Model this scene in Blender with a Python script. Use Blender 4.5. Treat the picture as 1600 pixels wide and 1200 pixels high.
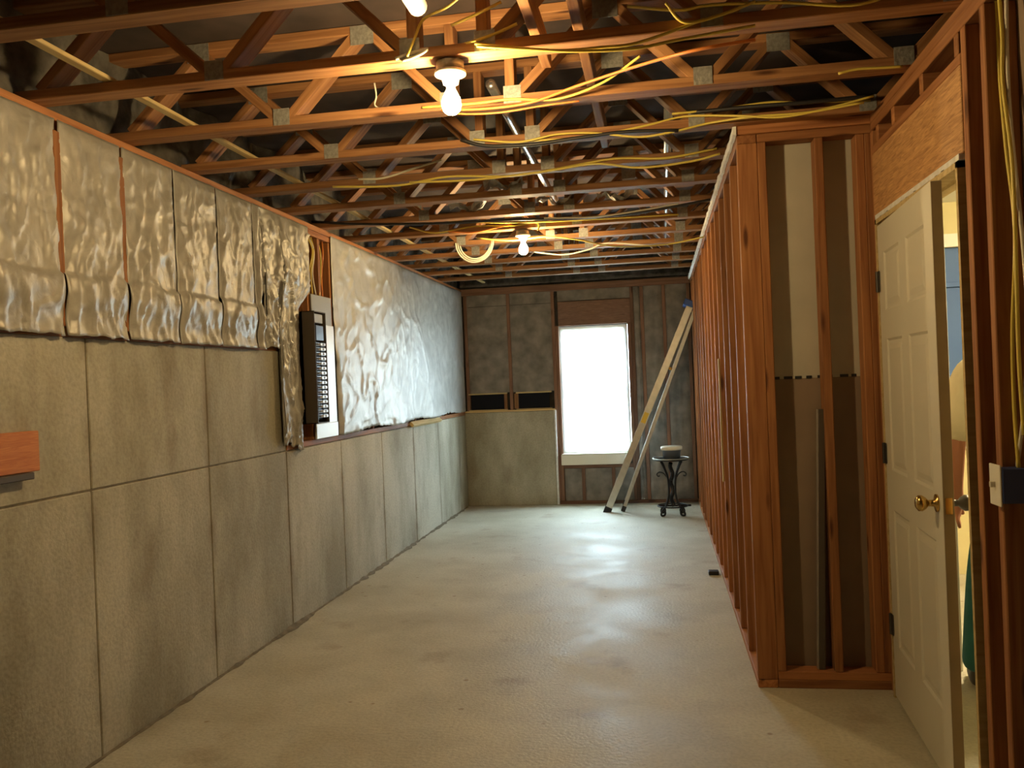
import bpy, bmesh, math, random
from mathutils import Vector, Matrix, noise
random.seed(7)
scn = bpy.context.scene
for o in list(bpy.data.objects): bpy.data.objects.remove(o)
C = scn.collection

# ------------------------------------------------------------------ camera
F_PX, YAW, PITCH, ROLL, CAM_H = 1340.0, 9.659, -0.099, -2.339, 1.45
def cam_axes():
    y, p, r = map(math.radians, (YAW, PITCH, ROLL))
    fw = Vector((-math.sin(y)*math.cos(p), math.cos(y)*math.cos(p), math.sin(p)))
    rt = Vector((math.cos(y), math.sin(y), 0)); up = rt.cross(fw)
    return fw, rt*math.cos(r)+up*math.sin(r), -rt*math.sin(r)+up*math.cos(r)
FW, RT, UP = cam_axes()
CP = Vector((0, 0, CAM_H))
cd = bpy.data.cameras.new('camera'); cam = bpy.data.objects.new('camera', cd); C.objects.link(cam)
cd.sensor_width = 36.0; cd.lens = 36.0*F_PX/1600.0; cd.clip_start = 0.05
M = Matrix((RT, UP, -FW)).transposed().to_4x4(); M.translation = CP
cam.matrix_world = M
scn.camera = cam
def at(px, py, ax, v):
    """photo pixel -> point on the plane (ax = v) of the surface that the thing touches"""
    d = FW + RT*((px-800)/F_PX) - UP*((py-600)/F_PX)
    return CP + d*((v-CP[ax])/d[ax])

# ------------------------------------------------------------------ light and exposure
SKY, BULB, ROOM = 10.0, 255.0, 120.0
w = bpy.data.worlds.new('sky'); scn.world = w; w.use_nodes = True
wb = w.node_tree.nodes['Background']
wb.inputs[0].default_value = (0.68, 0.89, 1.0, 1); wb.inputs[1].default_value = SKY
vs = scn.view_settings
vs.view_transform = 'Standard'; vs.look = 'None'; vs.gamma = 1.0; vs.use_curve_mapping = False
vs.exposure = 1.9
pl = bpy.data.lights.new('window_portal', 'AREA'); pl.shape = 'RECTANGLE'; pl.size = 0.82; pl.size_y = 1.50
pl.cycles.is_portal = True
po = bpy.data.objects.new('window_portal', pl); C.objects.link(po)
po.location = (-0.735, 10.16, 1.33); po.rotation_euler = (math.radians(-90), 0, 0)

# ------------------------------------------------------------------ materials
MATS = {}
def nodes(name):
    m = bpy.data.materials.new(name); m.use_nodes = True
    nt = m.node_tree; b = nt.nodes['Principled BSDF']; MATS[name] = m
    return m, nt, b
def plain(name, col, rough=0.6, metal=0.0, emit=None, estr=0, var=0.0, scale=8.0, spec=0.5, bump=0.0):
    m, nt, b = nodes(name)
    b.inputs['Base Color'].default_value = (*col, 1)
    b.inputs['Roughness'].default_value = rough; b.inputs['Metallic'].default_value = metal
    b.inputs['Specular IOR Level'].default_value = spec
    if var or bump:
        tc = nt.nodes.new('ShaderNodeTexCoord'); n = nt.nodes.new('ShaderNodeTexNoise')
        n.inputs['Scale'].default_value = scale; n.inputs['Detail'].default_value = 5
        nt.links.new(tc.outputs['Object'], n.inputs['Vector'])
        if var:
            r = nt.nodes.new('ShaderNodeValToRGB')
            r.color_ramp.elements[0].position = .3; r.color_ramp.elements[1].position = .7
            r.color_ramp.elements[0].color = (*[c*(1-var) for c in col], 1)
            r.color_ramp.elements[1].color = (*[min(1, c*(1+var)) for c in col], 1)
            nt.links.new(n.outputs['Fac'], r.inputs['Fac']); nt.links.new(r.outputs['Color'], b.inputs['Base Color'])
        if bump:
            bp = nt.nodes.new('ShaderNodeBump'); bp.inputs['Strength'].default_value = bump; bp.inputs['Distance'].default_value = .01
            nt.links.new(n.outputs['Fac'], bp.inputs['Height']); nt.links.new(bp.outputs['Normal'], b.inputs['Normal'])
    if emit:
        b.inputs['Emission Color'].default_value = (*emit, 1); b.inputs['Emission Strength'].default_value = estr
    return m
def wood(name, dark, light, rough=0.65, knots=True):
    """lumber: grain along local X, tone drawn per piece"""
    m, nt, b = nodes(name); N = nt.nodes.new; LK = nt.links.new
    tc = N('ShaderNodeTexCoord'); oi = N('ShaderNodeObjectInfo')
    off = N('ShaderNodeVectorMath'); off.operation = 'MULTIPLY_ADD'
    off.inputs[1].default_value = (37, 19, 53)
    cb = N('ShaderNodeCombineXYZ')
    for i in range(3): LK(oi.outputs['Random'], cb.inputs[i])
    LK(cb.outputs[0], off.inputs[0]); LK(tc.outputs['Object'], off.inputs[2])
    mp = N('ShaderNodeMapping'); mp.inputs['Scale'].default_value = (1.2, 22, 22); LK(off.outputs[0], mp.inputs['Vector'])
    n1 = N('ShaderNodeTexNoise'); n1.inputs['Scale'].default_value = 2.0; n1.inputs['Detail'].default_value = 6; n1.inputs['Distortion'].default_value = .6
    LK(mp.outputs[0], n1.inputs['Vector'])
    r = N('ShaderNodeValToRGB'); e = r.color_ramp.elements
    e[0].position = .32; e[0].color = (*dark, 1); e[1].position = .66; e[1].color = (*light, 1)
    LK(n1.outputs['Fac'], r.inputs['Fac'])
    hs = N('ShaderNodeHueSaturation')
    mr = N('ShaderNodeMapRange'); mr.inputs['To Min'].default_value = .72; mr.inputs['To Max'].default_value = 1.2
    LK(oi.outputs['Random'], mr.inputs['Value']); LK(mr.outputs[0], hs.inputs['Value']); LK(r.outputs['Color'], hs.inputs['Color'])
    col = hs.outputs['Color']
    if knots:
        mk = N('ShaderNodeMapping'); mk.inputs['Scale'].default_value = (1.9, 9, 9); LK(off.outputs[0], mk.inputs['Vector'])
        v = N('ShaderNodeTexVoronoi'); v.inputs['Scale'].default_value = 1.3; LK(mk.outputs[0], v.inputs['Vector'])
        kr = N('ShaderNodeValToRGB'); ke = kr.color_ramp.elements
        ke[0].position = .07; ke[0].color = (1, 1, 1, 1); ke[1].position = .17; ke[1].color = (0, 0, 0, 1)
        LK(v.outputs['Distance'], kr.inputs['Fac'])
        mx = N('ShaderNodeMixRGB'); mx.inputs['Color2'].default_value = (dark[0]*.35, dark[1]*.3, dark[2]*.3, 1)
        LK(kr.outputs['Color'], mx.inputs['Fac']); LK(col, mx.inputs['Color1']); col = mx.outputs['Color']
    LK(col, b.inputs['Base Color']); b.inputs['Roughness'].default_value = rough
    b.inputs['Specular IOR Level'].default_value = .25
    return m
def concrete(name, base, dark, stain, rough, streak=(1, 1, 1), specks=False, joints=False):
    """poured concrete in world space: blotches, stains, specks"""
    m, nt, b = nodes(name); N = nt.nodes.new; LK = nt.links.new
    g = N('ShaderNodeNewGeometry')
    n1 = N('ShaderNodeTexNoise'); n1.inputs['Scale'].default_value = 1.6; n1.inputs['Detail'].default_value = 8; n1.inputs['Roughness'].default_value = .62
    mp = N('ShaderNodeMapping'); mp.inputs['Scale'].default_value = streak
    LK(g.outputs['Position'], mp.inputs['Vector']); LK(mp.outputs[0], n1.inputs['Vector'])
    r1 = N('ShaderNodeValToRGB'); e = r1.color_ramp.elements
    e[0].position = .38; e[0].color = (*dark, 1); e[1].position = .60; e[1].color = (*base, 1)
    LK(n1.outputs['Fac'], r1.inputs['Fac'])
    n2 = N('ShaderNodeTexNoise'); n2.inputs['Scale'].default_value = 3.1; n2.inputs['Detail'].default_value = 6
    mp2 = N('ShaderNodeMapping'); mp2.inputs['Location'].default_value = (4, 9, 2); mp2.inputs['Scale'].default_value = streak
    LK(g.outputs['Position'], mp2.inputs['Vector']); LK(mp2.outputs[0], n2.inputs['Vector'])
    r2 = N('ShaderNodeValToRGB'); e = r2.color_ramp.elements
    e[0].position = .60; e[0].color = (0, 0, 0, 1); e[1].position = .78; e[1].color = (.75, .75, .75, 1)
    LK(n2.outputs['Fac'], r2.inputs['Fac'])
    mx = N('ShaderNodeMixRGB'); mx.inputs['Color2'].default_value = (*stain, 1)
    LK(r2.outputs['Color'], mx.inputs['Fac']); LK(r1.outputs['Color'], mx.inputs['Color1'])
    n3 = N('ShaderNodeTexNoise'); n3.inputs['Scale'].default_value = 60; n3.inputs['Detail'].default_value = 3
    LK(g.outputs['Position'], n3.inputs['Vector'])
    r3 = N('ShaderNodeValToRGB'); e = r3.color_ramp.elements
    e[0].position = .25; e[0].color = (.8, .8, .8, 1); e[1].position = .6; e[1].color = (1.05, 1.05, 1.05, 1)
    LK(n3.outputs['Fac'], r3.inputs['Fac'])
    mu = N('ShaderNodeMixRGB'); mu.blend_type = 'MULTIPLY'; mu.inputs['Fac'].default_value = .8
    LK(mx.outputs['Color'], mu.inputs['Color1']); LK(r3.outputs['Color'], mu.inputs['Color2'])
    col = mu.outputs['Color']
    if joints:      # grime bleeding out of the upright form joints
        sp = N('ShaderNodeSeparateXYZ'); LK(g.outputs['Position'], sp.inputs[0])
        def mth(op, a, v):
            q = N('ShaderNodeMath'); q.operation = op; LK(a, q.inputs[0])
            if v is not None: q.inputs[1].default_value = v
            return q.outputs[0]
        d = mth('PINGPONG', mth('SUBTRACT', sp.outputs['Y'], 3.14), .4625)
        jr = N('ShaderNodeMapRange'); jr.inputs['From Min'].default_value = .0; jr.inputs['From Max'].default_value = .055
        jr.inputs['To Min'].default_value = .75; jr.inputs['To Max'].default_value = 0
        LK(d, jr.inputs['Value'])
        n5 = N('ShaderNodeTexNoise'); n5.inputs['Scale'].default_value = 4.0; n5.inputs['Detail'].default_value = 4
        LK(g.outputs['Position'], n5.inputs['Vector'])
        jm = N('ShaderNodeMath'); jm.operation = 'MULTIPLY'; LK(jr.outputs[0], jm.inputs[0])
        jn = N('ShaderNodeMapRange'); jn.inputs['From Min'].default_value = .4; jn.inputs['From Max'].default_value = .62; LK(n5.outputs['Fac'], jn.inputs['Value'])
        LK(jn.outputs[0], jm.inputs[1])
        mj = N('ShaderNodeMixRGB'); mj.inputs['Color2'].default_value = (*stain, 1)
        LK(jm.outputs[0], mj.inputs['Fac']); LK(col, mj.inputs['Color1']); col = mj.outputs['Color']
    if specks:
        v = N('ShaderNodeTexVoronoi'); v.inputs['Scale'].default_value = 5.5; LK(g.outputs['Position'], v.inputs['Vector'])
        kr = N('ShaderNodeValToRGB'); ke = kr.color_ramp.elements
        ke[0].position = .045; ke[0].color = (.8, .8, .8, 1); ke[1].position = .085; ke[1].color = (0, 0, 0, 1)
        LK(v.outputs['Distance'], kr.inputs['Fac'])
        m3 = N('ShaderNodeMixRGB'); m3.inputs['Color2'].default_value = (*stain, 1)
        LK(kr.outputs['Color'], m3.inputs['Fac']); LK(col, m3.inputs['Color1']); col = m3.outputs['Color']
    LK(col, b.inputs['Base Color']); b.inputs['Roughness'].default_value = rough
    if specks:
        rg = N('ShaderNodeMapRange'); rg.inputs['From Min'].default_value = .35; rg.inputs['From Max'].default_value = .65
        rg.inputs['To Min'].default_value = .52; rg.inputs['To Max'].default_value = .68
        LK(n1.outputs['Fac'], rg.inputs['Value']); LK(rg.outputs[0], b.inputs['Roughness'])
    bp = N('ShaderNodeBump'); bp.inputs['Strength'].default_value = .25; bp.inputs['Distance'].default_value = .01
    LK(n3.outputs['Fac'], bp.inputs['Height']); LK(bp.outputs['Normal'], b.inputs['Normal'])
    return m
def osb(name, a, c):
    m, nt, b = nodes(name); N = nt.nodes.new; LK = nt.links.new
    tc = N('ShaderNodeTexCoord'); mp = N('ShaderNodeMapping'); mp.inputs['Scale'].default_value = (5, 55, 55)
    LK(tc.outputs['Object'], mp.inputs['Vector'])
    v = N('ShaderNodeTexNoise'); v.inputs['Scale'].default_value = 1.6; v.inputs['Detail'].default_value = 7; v.inputs['Distortion'].default_value = 1.5; LK(mp.outputs[0], v.inputs['Vector'])
    bw = N('ShaderNodeMapRange'); bw.inputs['From Min'].default_value = .3; bw.inputs['From Max'].default_value = .7; LK(v.outputs['Fac'], bw.inputs[0])
    r = N('ShaderNodeValToRGB'); r.color_ramp.elements[0].color = (*a, 1); r.color_ramp.elements[1].color = (*c, 1)
    LK(bw.outputs[0], r.inputs['Fac']); LK(r.outputs['Color'], b.inputs['Base Color']); b.inputs['Roughness'].default_value = .7
    return m

wood('stud', (.27, .105, .04), (.44, .195, .075))
wood('truss_wood', (.22, .095, .037), (.38, .19, .078))
wood('pale_wood', (.55, .40, .18), (.72, .56, .28), knots=False)
concrete('wall_concrete', (.52, .495, .40), (.31, .285, .21), (.21, .165, .11), .85, (1, 1, .45), False, True)
concrete('floor_concrete', (.56, .535, .43), (.44, .41, .31), (.28, .20, .12), .5, (1, 1, 1), True)
osb('osb', (.30, .14, .05), (.60, .33, .13))
osb('osb_red', (.45, .13, .04), (.62, .24, .07))
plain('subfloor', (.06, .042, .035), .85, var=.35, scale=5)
plain('dark_rim', (.10, .09, .075), .95, var=.5, scale=14, bump=.6)
plain('sheathing', (.05, .045, .04), .9, var=.4)
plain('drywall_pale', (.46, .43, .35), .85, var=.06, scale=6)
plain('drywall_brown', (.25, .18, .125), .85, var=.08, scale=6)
plain('drywall_room', (.72, .64, .34), .8, var=.03)
plain('ceiling_white', (.75, .74, .70), .85)
plain('trim_white', (.80, .78, .68), .5)
plain('door_white', (.60, .565, .46), .5, var=.03, scale=3)
plain('batt_grey', (.21, .19, .165), .8, var=.35, scale=7, bump=.5)
plain('kraft', (.26, .20, .13), .75, var=.3, scale=6, bump=.5)
plain('brass', (.62, .42, .14), .22, 1)
plain('dark_metal', (.10, .09, .08), .45, .8)
plain('black_iron', (.012, .012, .014), .45, .3)
plain('galv', (.30, .29, .26), .5, .3, var=.25, scale=60, bump=.4)
plain('aluminium', (.66, .64, .58), .33, .9, var=.08, scale=20)
plain('alu_dull', (.52, .50, .45), .45, .8, var=.1, scale=20)
plain('blue_plastic', (.03, .08, .28), .4)
plain('yellow_label', (.75, .50, .06), .5)
plain('black_plastic', (.013, .014, .017), .4)
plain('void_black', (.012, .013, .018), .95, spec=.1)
plain('breaker', (.05, .05, .055), .3)
plain('breaker_tip', (.72, .74, .78), .35)
plain('panel_grey', (.30, .29, .25), .45, .1)
plain('panel_dark', (.075, .058, .042), .6)
plain('panel_white', (.72, .75, .80), .35)
plain('cable_yellow', (.70, .55, .10), .45)
plain('cable_orange', (.72, .24, .05), .45)
plain('cable_white', (.72, .68, .55), .45)
plain('cable_black', (.02, .018, .018), .45)
plain('pvc', (.78, .76, .70), .35)
plain('pipe_silver', (.62, .64, .68), .25, .95)
plain('porcelain', (.80, .78, .72), .3)
plain('foam_white', (.74, .74, .72), .8, var=.12, scale=25)
plain('switch_white', (.78, .74, .62), .4)
plain('box_blue', (.03, .05, .16), .5)
plain('painted_sky_blue', (.07, .15, .36), .6)  # blue of the sky behind the glass, painted as an opaque colour
plain('cream_cloth', (.74, .68, .48), .8, var=.06, scale=10)
plain('teal_cloth', (.02, .16, .17), .8, var=.1, scale=12)
plain('skin', (.55, .24, .14), .55)
plain('hair', (.05, .03, .02), .6)
plain('shoe_grey', (.10, .10, .11), .6)
plain('tub_blue', (.16, .19, .24), .3)
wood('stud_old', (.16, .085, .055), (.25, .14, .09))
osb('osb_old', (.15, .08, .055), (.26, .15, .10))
plain('edge_shade_brown', (.27, .205, .125), .7, var=.1)  # door's latch edge: its shade is put into this darker brown
plain('dirt', (.19, .16, .11), .95, var=.3, scale=20)
def lamp_mat(name, col, s):
    m = bpy.data.materials.new(name); m.use_nodes = True; nt = m.node_tree
    nt.nodes.remove(nt.nodes['Principled BSDF'])
    e = nt.nodes.new('ShaderNodeEmission'); e.inputs[0].default_value = (*col, 1); e.inputs[1].default_value = s
    nt.links.new(e.outputs[0], nt.nodes['Material Output'].inputs[0]); MATS[name] = m
lamp_mat('bulb_glow', (1.0, .71, .335), BULB)
lamp_mat('room_lamp', (1.0, .80, .48), ROOM)
def foil(name, col, rough, metal, sc=9):
    m, nt, b = nodes(name); N = nt.nodes.new; LK = nt.links.new
    g = N('ShaderNodeNewGeometry'); n = N('ShaderNodeTexNoise'); n.inputs['Scale'].default_value = sc; n.inputs['Detail'].default_value = 6; n.inputs['Distortion'].default_value = 1.2
    LK(g.outputs['Position'], n.inputs['Vector'])
    r = N('ShaderNodeValToRGB'); r.color_ramp.elements[0].position = .3; r.color_ramp.elements[1].position = .75
    r.color_ramp.elements[0].color = (*[c*.75 for c in col], 1); r.color_ramp.elements[1].color = (*[min(1, c*1.15) for c in col], 1)
    LK(n.outputs['Fac'], r.inputs['Fac']); LK(r.outputs['Color'], b.inputs['Base Color'])
    b.inputs['Roughness'].default_value = rough; b.inputs['Metallic'].default_value = metal
    bp = N('ShaderNodeBump'); bp.inputs['Strength'].default_value = .3; bp.inputs['Distance'].default_value = .015
    LK(n.outputs['Fac'], bp.inputs['Height']); LK(bp.outputs['Normal'], b.inputs['Normal'])
foil('foil_near', (.40, .385, .345), .42, .14)
foil('foil_far', (.50, .50, .485), .46, .2, 5)
def thin(name, transp, other):
    m = bpy.data.materials.new(name); m.use_nodes = True; nt = m.node_tree
    nt.nodes.remove(nt.nodes['Principled BSDF'])
    a = nt.nodes.new('ShaderNodeBsdfTransparent'); x = nt.nodes.new('ShaderNodeMixShader')
    x.inputs[0].default_value = 1-transp
    if other == 'gloss':
        t = nt.nodes.new('ShaderNodeBsdfGlossy'); t.inputs['Roughness'].default_value = .02
    else:
        t = nt.nodes.new('ShaderNodeBsdfTranslucent'); t.inputs[0].default_value = (.9, .92, .95, 1)
    nt.links.new(a.outputs[0], x.inputs[1]); nt.links.new(t.outputs[0], x.inputs[2])
    nt.links.new(x.outputs[0], nt.nodes['Material Output'].inputs[0]); MATS[name] = m
thin('glass', .93, 'gloss'); thin('film', .6, 'transl')

# ------------------------------------------------------------------ helpers
WORLD = {}
def link(name, data, mat=None, parent=None, mw=None):
    o = bpy.data.objects.new(name, data); C.objects.link(o)
    mw = (mw or Matrix()).copy()
    if mat and data is not None and not data.materials: data.materials.append(MATS[mat])
    if parent is not None:
        o.parent = parent; o.matrix_basis = WORLD[parent.name].inverted() @ mw
    else:
        o.matrix_basis = mw
    WORLD[o.name] = mw
    return o
def tag(o, label, cat, group=None):
    o['label'] = label; o['category'] = cat
    if group: o['group'] = group
    return o
def thing(name, label, cat, loc=(0, 0, 0), group=None, mw=None):
    o = link(name, None, mw=mw or Matrix.Translation(loc)); o.empty_display_size = .05
    return tag(o, label, cat, group)
def struct(o, label=None):
    o['kind'] = 'structure'
    if label: o['label'] = label
    return o
BOXES = {}
def boxmesh(lx, ly, lz, ch, mat):
    k = (round(lx, 4), round(ly, 4), round(lz, 4), round(ch, 4), mat)
    if k in BOXES: return BOXES[k]
    bm = bmesh.new(); bmesh.ops.create_cube(bm, size=1)
    for v in bm.verts: v.co = Vector((v.co.x*lx, v.co.y*ly, v.co.z*lz))
    if ch: bmesh.ops.bevel(bm, geom=list(bm.edges), offset=ch, segments=1, affect='EDGES')
    me = bpy.data.meshes.new('box'); bm.to_mesh(me); bm.free(); me.materials.append(MATS[mat]); BOXES[k] = me
    return me
def bx(name, x, y, z, mat, parent=None, ch=.003):
    """axis-aligned piece between two corners; local X runs along its longest side"""
    c = Vector(((x[0]+x[1])/2, (y[0]+y[1])/2, (z[0]+z[1])/2)); d = [abs(x[1]-x[0]), abs(y[1]-y[0]), abs(z[1]-z[0])]
    k = d.index(max(d)); ch = min(ch, min(d)*.3)
    if k == 0: R = Matrix(); l = d
    elif k == 1: R = Matrix.Rotation(math.pi/2, 4, 'Z'); l = [d[1], d[0], d[2]]
    else: R = Matrix.Rotation(-math.pi/2, 4, 'Y'); l = [d[2], d[1], d[0]]
    return link(name, boxmesh(*l, ch, mat), None, parent, Matrix.Translation(c) @ R)
def bar(name, p0, p1, wy, tz, mat, parent=None, yv=(0, 1, 0), ch=.002):
    """square-section piece from p0 to p1; wy across yv, tz across the third axis"""
    p0, p1 = Vector(p0), Vector(p1); X = (p1-p0).normalized(); Y = Vector(yv); Y = (Y-X*Y.dot(X)).normalized(); Z = X.cross(Y)
    R = Matrix((X, Y, Z)).transposed().to_4x4()
    return link(name, boxmesh((p1-p0).length, wy, tz, ch, mat), None, parent, Matrix.Translation((p0+p1)/2) @ R)
def bm_obj(name, bm, mat, parent=None, mw=None, smooth=False):
    bmesh.ops.recalc_face_normals(bm, faces=bm.faces)
    me = bpy.data.meshes.new(name); bm.to_mesh(me); bm.free()
    if smooth:
        for p in me.polygons: p.use_smooth = True
    return link(name, me, mat, parent, mw)
def add_box(bm, x, y, z, ch=0):
    t = bmesh.new(); bmesh.ops.create_cube(t, size=1)
    for v in t.verts:
        v.co = Vector((x[0] if v.co.x < 0 else x[1], y[0] if v.co.y < 0 else y[1], z[0] if v.co.z < 0 else z[1]))
    if ch: bmesh.ops.bevel(t, geom=list(t.edges), offset=ch, segments=1, affect='EDGES')
    me = bpy.data.meshes.new('t'); t.to_mesh(me); t.free(); bm.from_mesh(me); bpy.data.meshes.remove(me)
def catmull(pts, n):
    P = [Vector(p) for p in pts]; P = [P[0]*2-P[1]] + P + [P[-1]*2-P[-2]]; out = []
    for i in range(1, len(P)-2):
        a, b, c, d = P[i-1:i+3]
        for k in range(n):
            t = k/n
            out.append(.5*((2*b)+(c-a)*t+(2*a-5*b+4*c-d)*t*t+(3*b-a-3*c+d)*t**3))
    out.append(P[-2]); return out
def add_tube(bm, pts, r, sides=6, n=6, flat=1.0, rr=None):
    S = catmull(pts, n) if n > 1 else [Vector(p) for p in pts]
    rings = []; prev = None
    for i, p in enumerate(S):
        t = (S[min(i+1, len(S)-1)]-S[max(i-1, 0)]).normalized()
        if prev is None:
            u = t.orthogonal().normalized()
        else:
            u = (prev-t*prev.dot(t)).normalized()
        prev = u; v = t.cross(u); q = rr[i] if rr else r
        rings.append([bm.verts.new(p+(u*math.cos(a)+v*math.sin(a)*flat)*q) for a in (2*math.pi*k/sides for k in range(sides))])
    for a, b in zip(rings, rings[1:]):
        for k in range(sides): bm.faces.new((a[k], a[(k+1) % sides], b[(k+1) % sides], b[k]))
    bm.faces.new(rings[0][::-1]); bm.faces.new(rings[-1])
def add_lathe(bm, prof, c=(0, 0, 0), n=20):
    rings = []
    for r, z in prof:
        rings.append([bm.verts.new((c[0]+r*math.cos(2*math.pi*k/n), c[1]+r*math.sin(2*math.pi*k/n), c[2]+z)) for k in range(n)])
    for a, b in zip(rings, rings[1:]):
        for k in range(n): bm.faces.new((a[k], a[(k+1) % n], b[(k+1) % n], b[k]))
    bm.faces.new(rings[0][::-1]); bm.faces.new(rings[-1])
def tube(name, pts, r, mat, parent=None, sides=6, n=6):
    bm = bmesh.new(); add_tube(bm, pts, r, sides, n); return bm_obj(name, bm, mat, parent, smooth=True)
def lathe(name, prof, c, mat, parent=None, n=20, mw=None):
    bm = bmesh.new(); add_lathe(bm, prof, c, n); return bm_obj(name, bm, mat, parent, mw, smooth=True)

# ------------------------------------------------------------------ dimensions
XL, XR, XD, YN, YE, ZC = -2.28, 0.40, 0.98, 4.07, 10.0, 2.58    # left wall, stud wall, door wall, nook, end wall, truss underside
YB, ZTOP, XF = -5.0, 2.97, 4.2

# ------------------------------------------------------------------ floor, ceiling
bm = bmesh.new(); add_box(bm, (XL-.3, XF+.2), (YB-.2, YE+.4), (-.12, 0))
struct(bm_obj('floor', bm, 'floor_concrete'), 'worn light concrete slab floor with brown specks')
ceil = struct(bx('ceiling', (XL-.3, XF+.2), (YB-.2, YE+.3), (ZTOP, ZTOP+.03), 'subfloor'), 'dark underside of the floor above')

# ------------------------------------------------------------------ left wall: stepped concrete with form panels, stud wall above
bm = bmesh.new()
add_box(bm, (XL-.25, XL-.006), (YB, 5.0), (0, 1.70)); add_box(bm, (XL-.25, XL-.006), (5.0, YE+.2), (0, 1.085))
add_box(bm, (XL-.25, XL-.10), (YB, YE+.2), (1.0, ZTOP))
WL = struct(bm_obj('wall_left', bm, 'dirt'), 'stained poured concrete wall with form joints')
J0, JS = 3.14, .925
js = [YB] + [J0+JS*k for k in range(-2, 8) if J0+JS*k < YE-.05] + [YE]
for a, b in zip(js, js[1:]):
    bx('panel', (XL-.03, XL+random.uniform(-.001, .002)), (a+.004, b-.004), (0, 1.079), 'wall_concrete', WL, .004)
    if a < 4.9: bx('panel', (XL-.03, XL+random.uniform(-.001, .002)), (a+.004, min(b, 4.985)-.004), (1.086, 1.70), 'wall_concrete', WL, .004)
bx('sill_plate', (XL-.09, XL), (5.0, YE), (1.086, 1.124), 'stud', WL)
bx('sill_plate', (XL-.09, XL), (YB, 4.99), (1.70, 1.738), 'stud', WL)
bx('top_plate', (XL-.09, XL+.004), (YB, YE), (ZC-.038, ZC), 'stud', WL)
bx('top_plate', (XL-.09, XL+.002), (YB, YE), (ZC-.078, ZC-.040), 'stud', WL)
for k in range(-1, 17):
    y = 2.995+.406*k
    if y < 9.9: bx('stud', (XL-.089, XL+(.018 if y < 3.5 else 0)), (y-.019, y+.019), (1.74 if y < 5 else 1.125, ZC-.08), 'stud', WL)
bx('stud', (XL-.089, XL), (5.62, 5.658), (1.125, ZC-.08), 'stud', WL)
# rough dark insulation stuffed behind the truss ends
bm = bmesh.new(); nu, nv = 220, 10; G = []
for i in range(nu+1):
    row = []
    for j in range(nv+1):
        y = YB+(YE-YB)*i/nu; z = ZC+.005+(ZTOP-ZC-.01)*j/nv
        row.append(bm.verts.new((XL-.06+.06*noise.noise(Vector((y*5, z*7, 1))), y, z)))
    G.append(row)
for i in range(nu):
    for j in range(nv): bm.faces.new((G[i][j], G[i+1][j], G[i+1][j+1], G[i][j+1]))
rim = bm_obj('rim_insulation', bm, 'dark_rim', WL, smooth=True); rim['kind'] = 'stuff'
# debris strip in the corner between floor and wall
bm = bmesh.new(); G = []
for i in range(320):
    y = 1.2+(YE-1.3)*i/319; r = .006+.020*abs(noise.noise(Vector((y*6, 3, 0))))+.022*max(0, noise.noise(Vector((y*1.7, 8, 0))))
    G.append([bm.verts.new((XL+r*2.2*(k/4), y, max(.001, r*.8*(1-k/4)**1.6*(1+.5*noise.noise(Vector((y*30, k, 2))))))) for k in range(5)])
for a, b in zip(G, G[1:]):
    for k in range(4): bm.faces.new((a[k], b[k], b[k+1], a[k+1]))
o = bm_obj('dirt', bm, 'dirt', None, smooth=True); tag(o, 'thin ridge of dirt and grit along the concrete wall foot', 'dirt'); o['kind'] = 'stuff'

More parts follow.
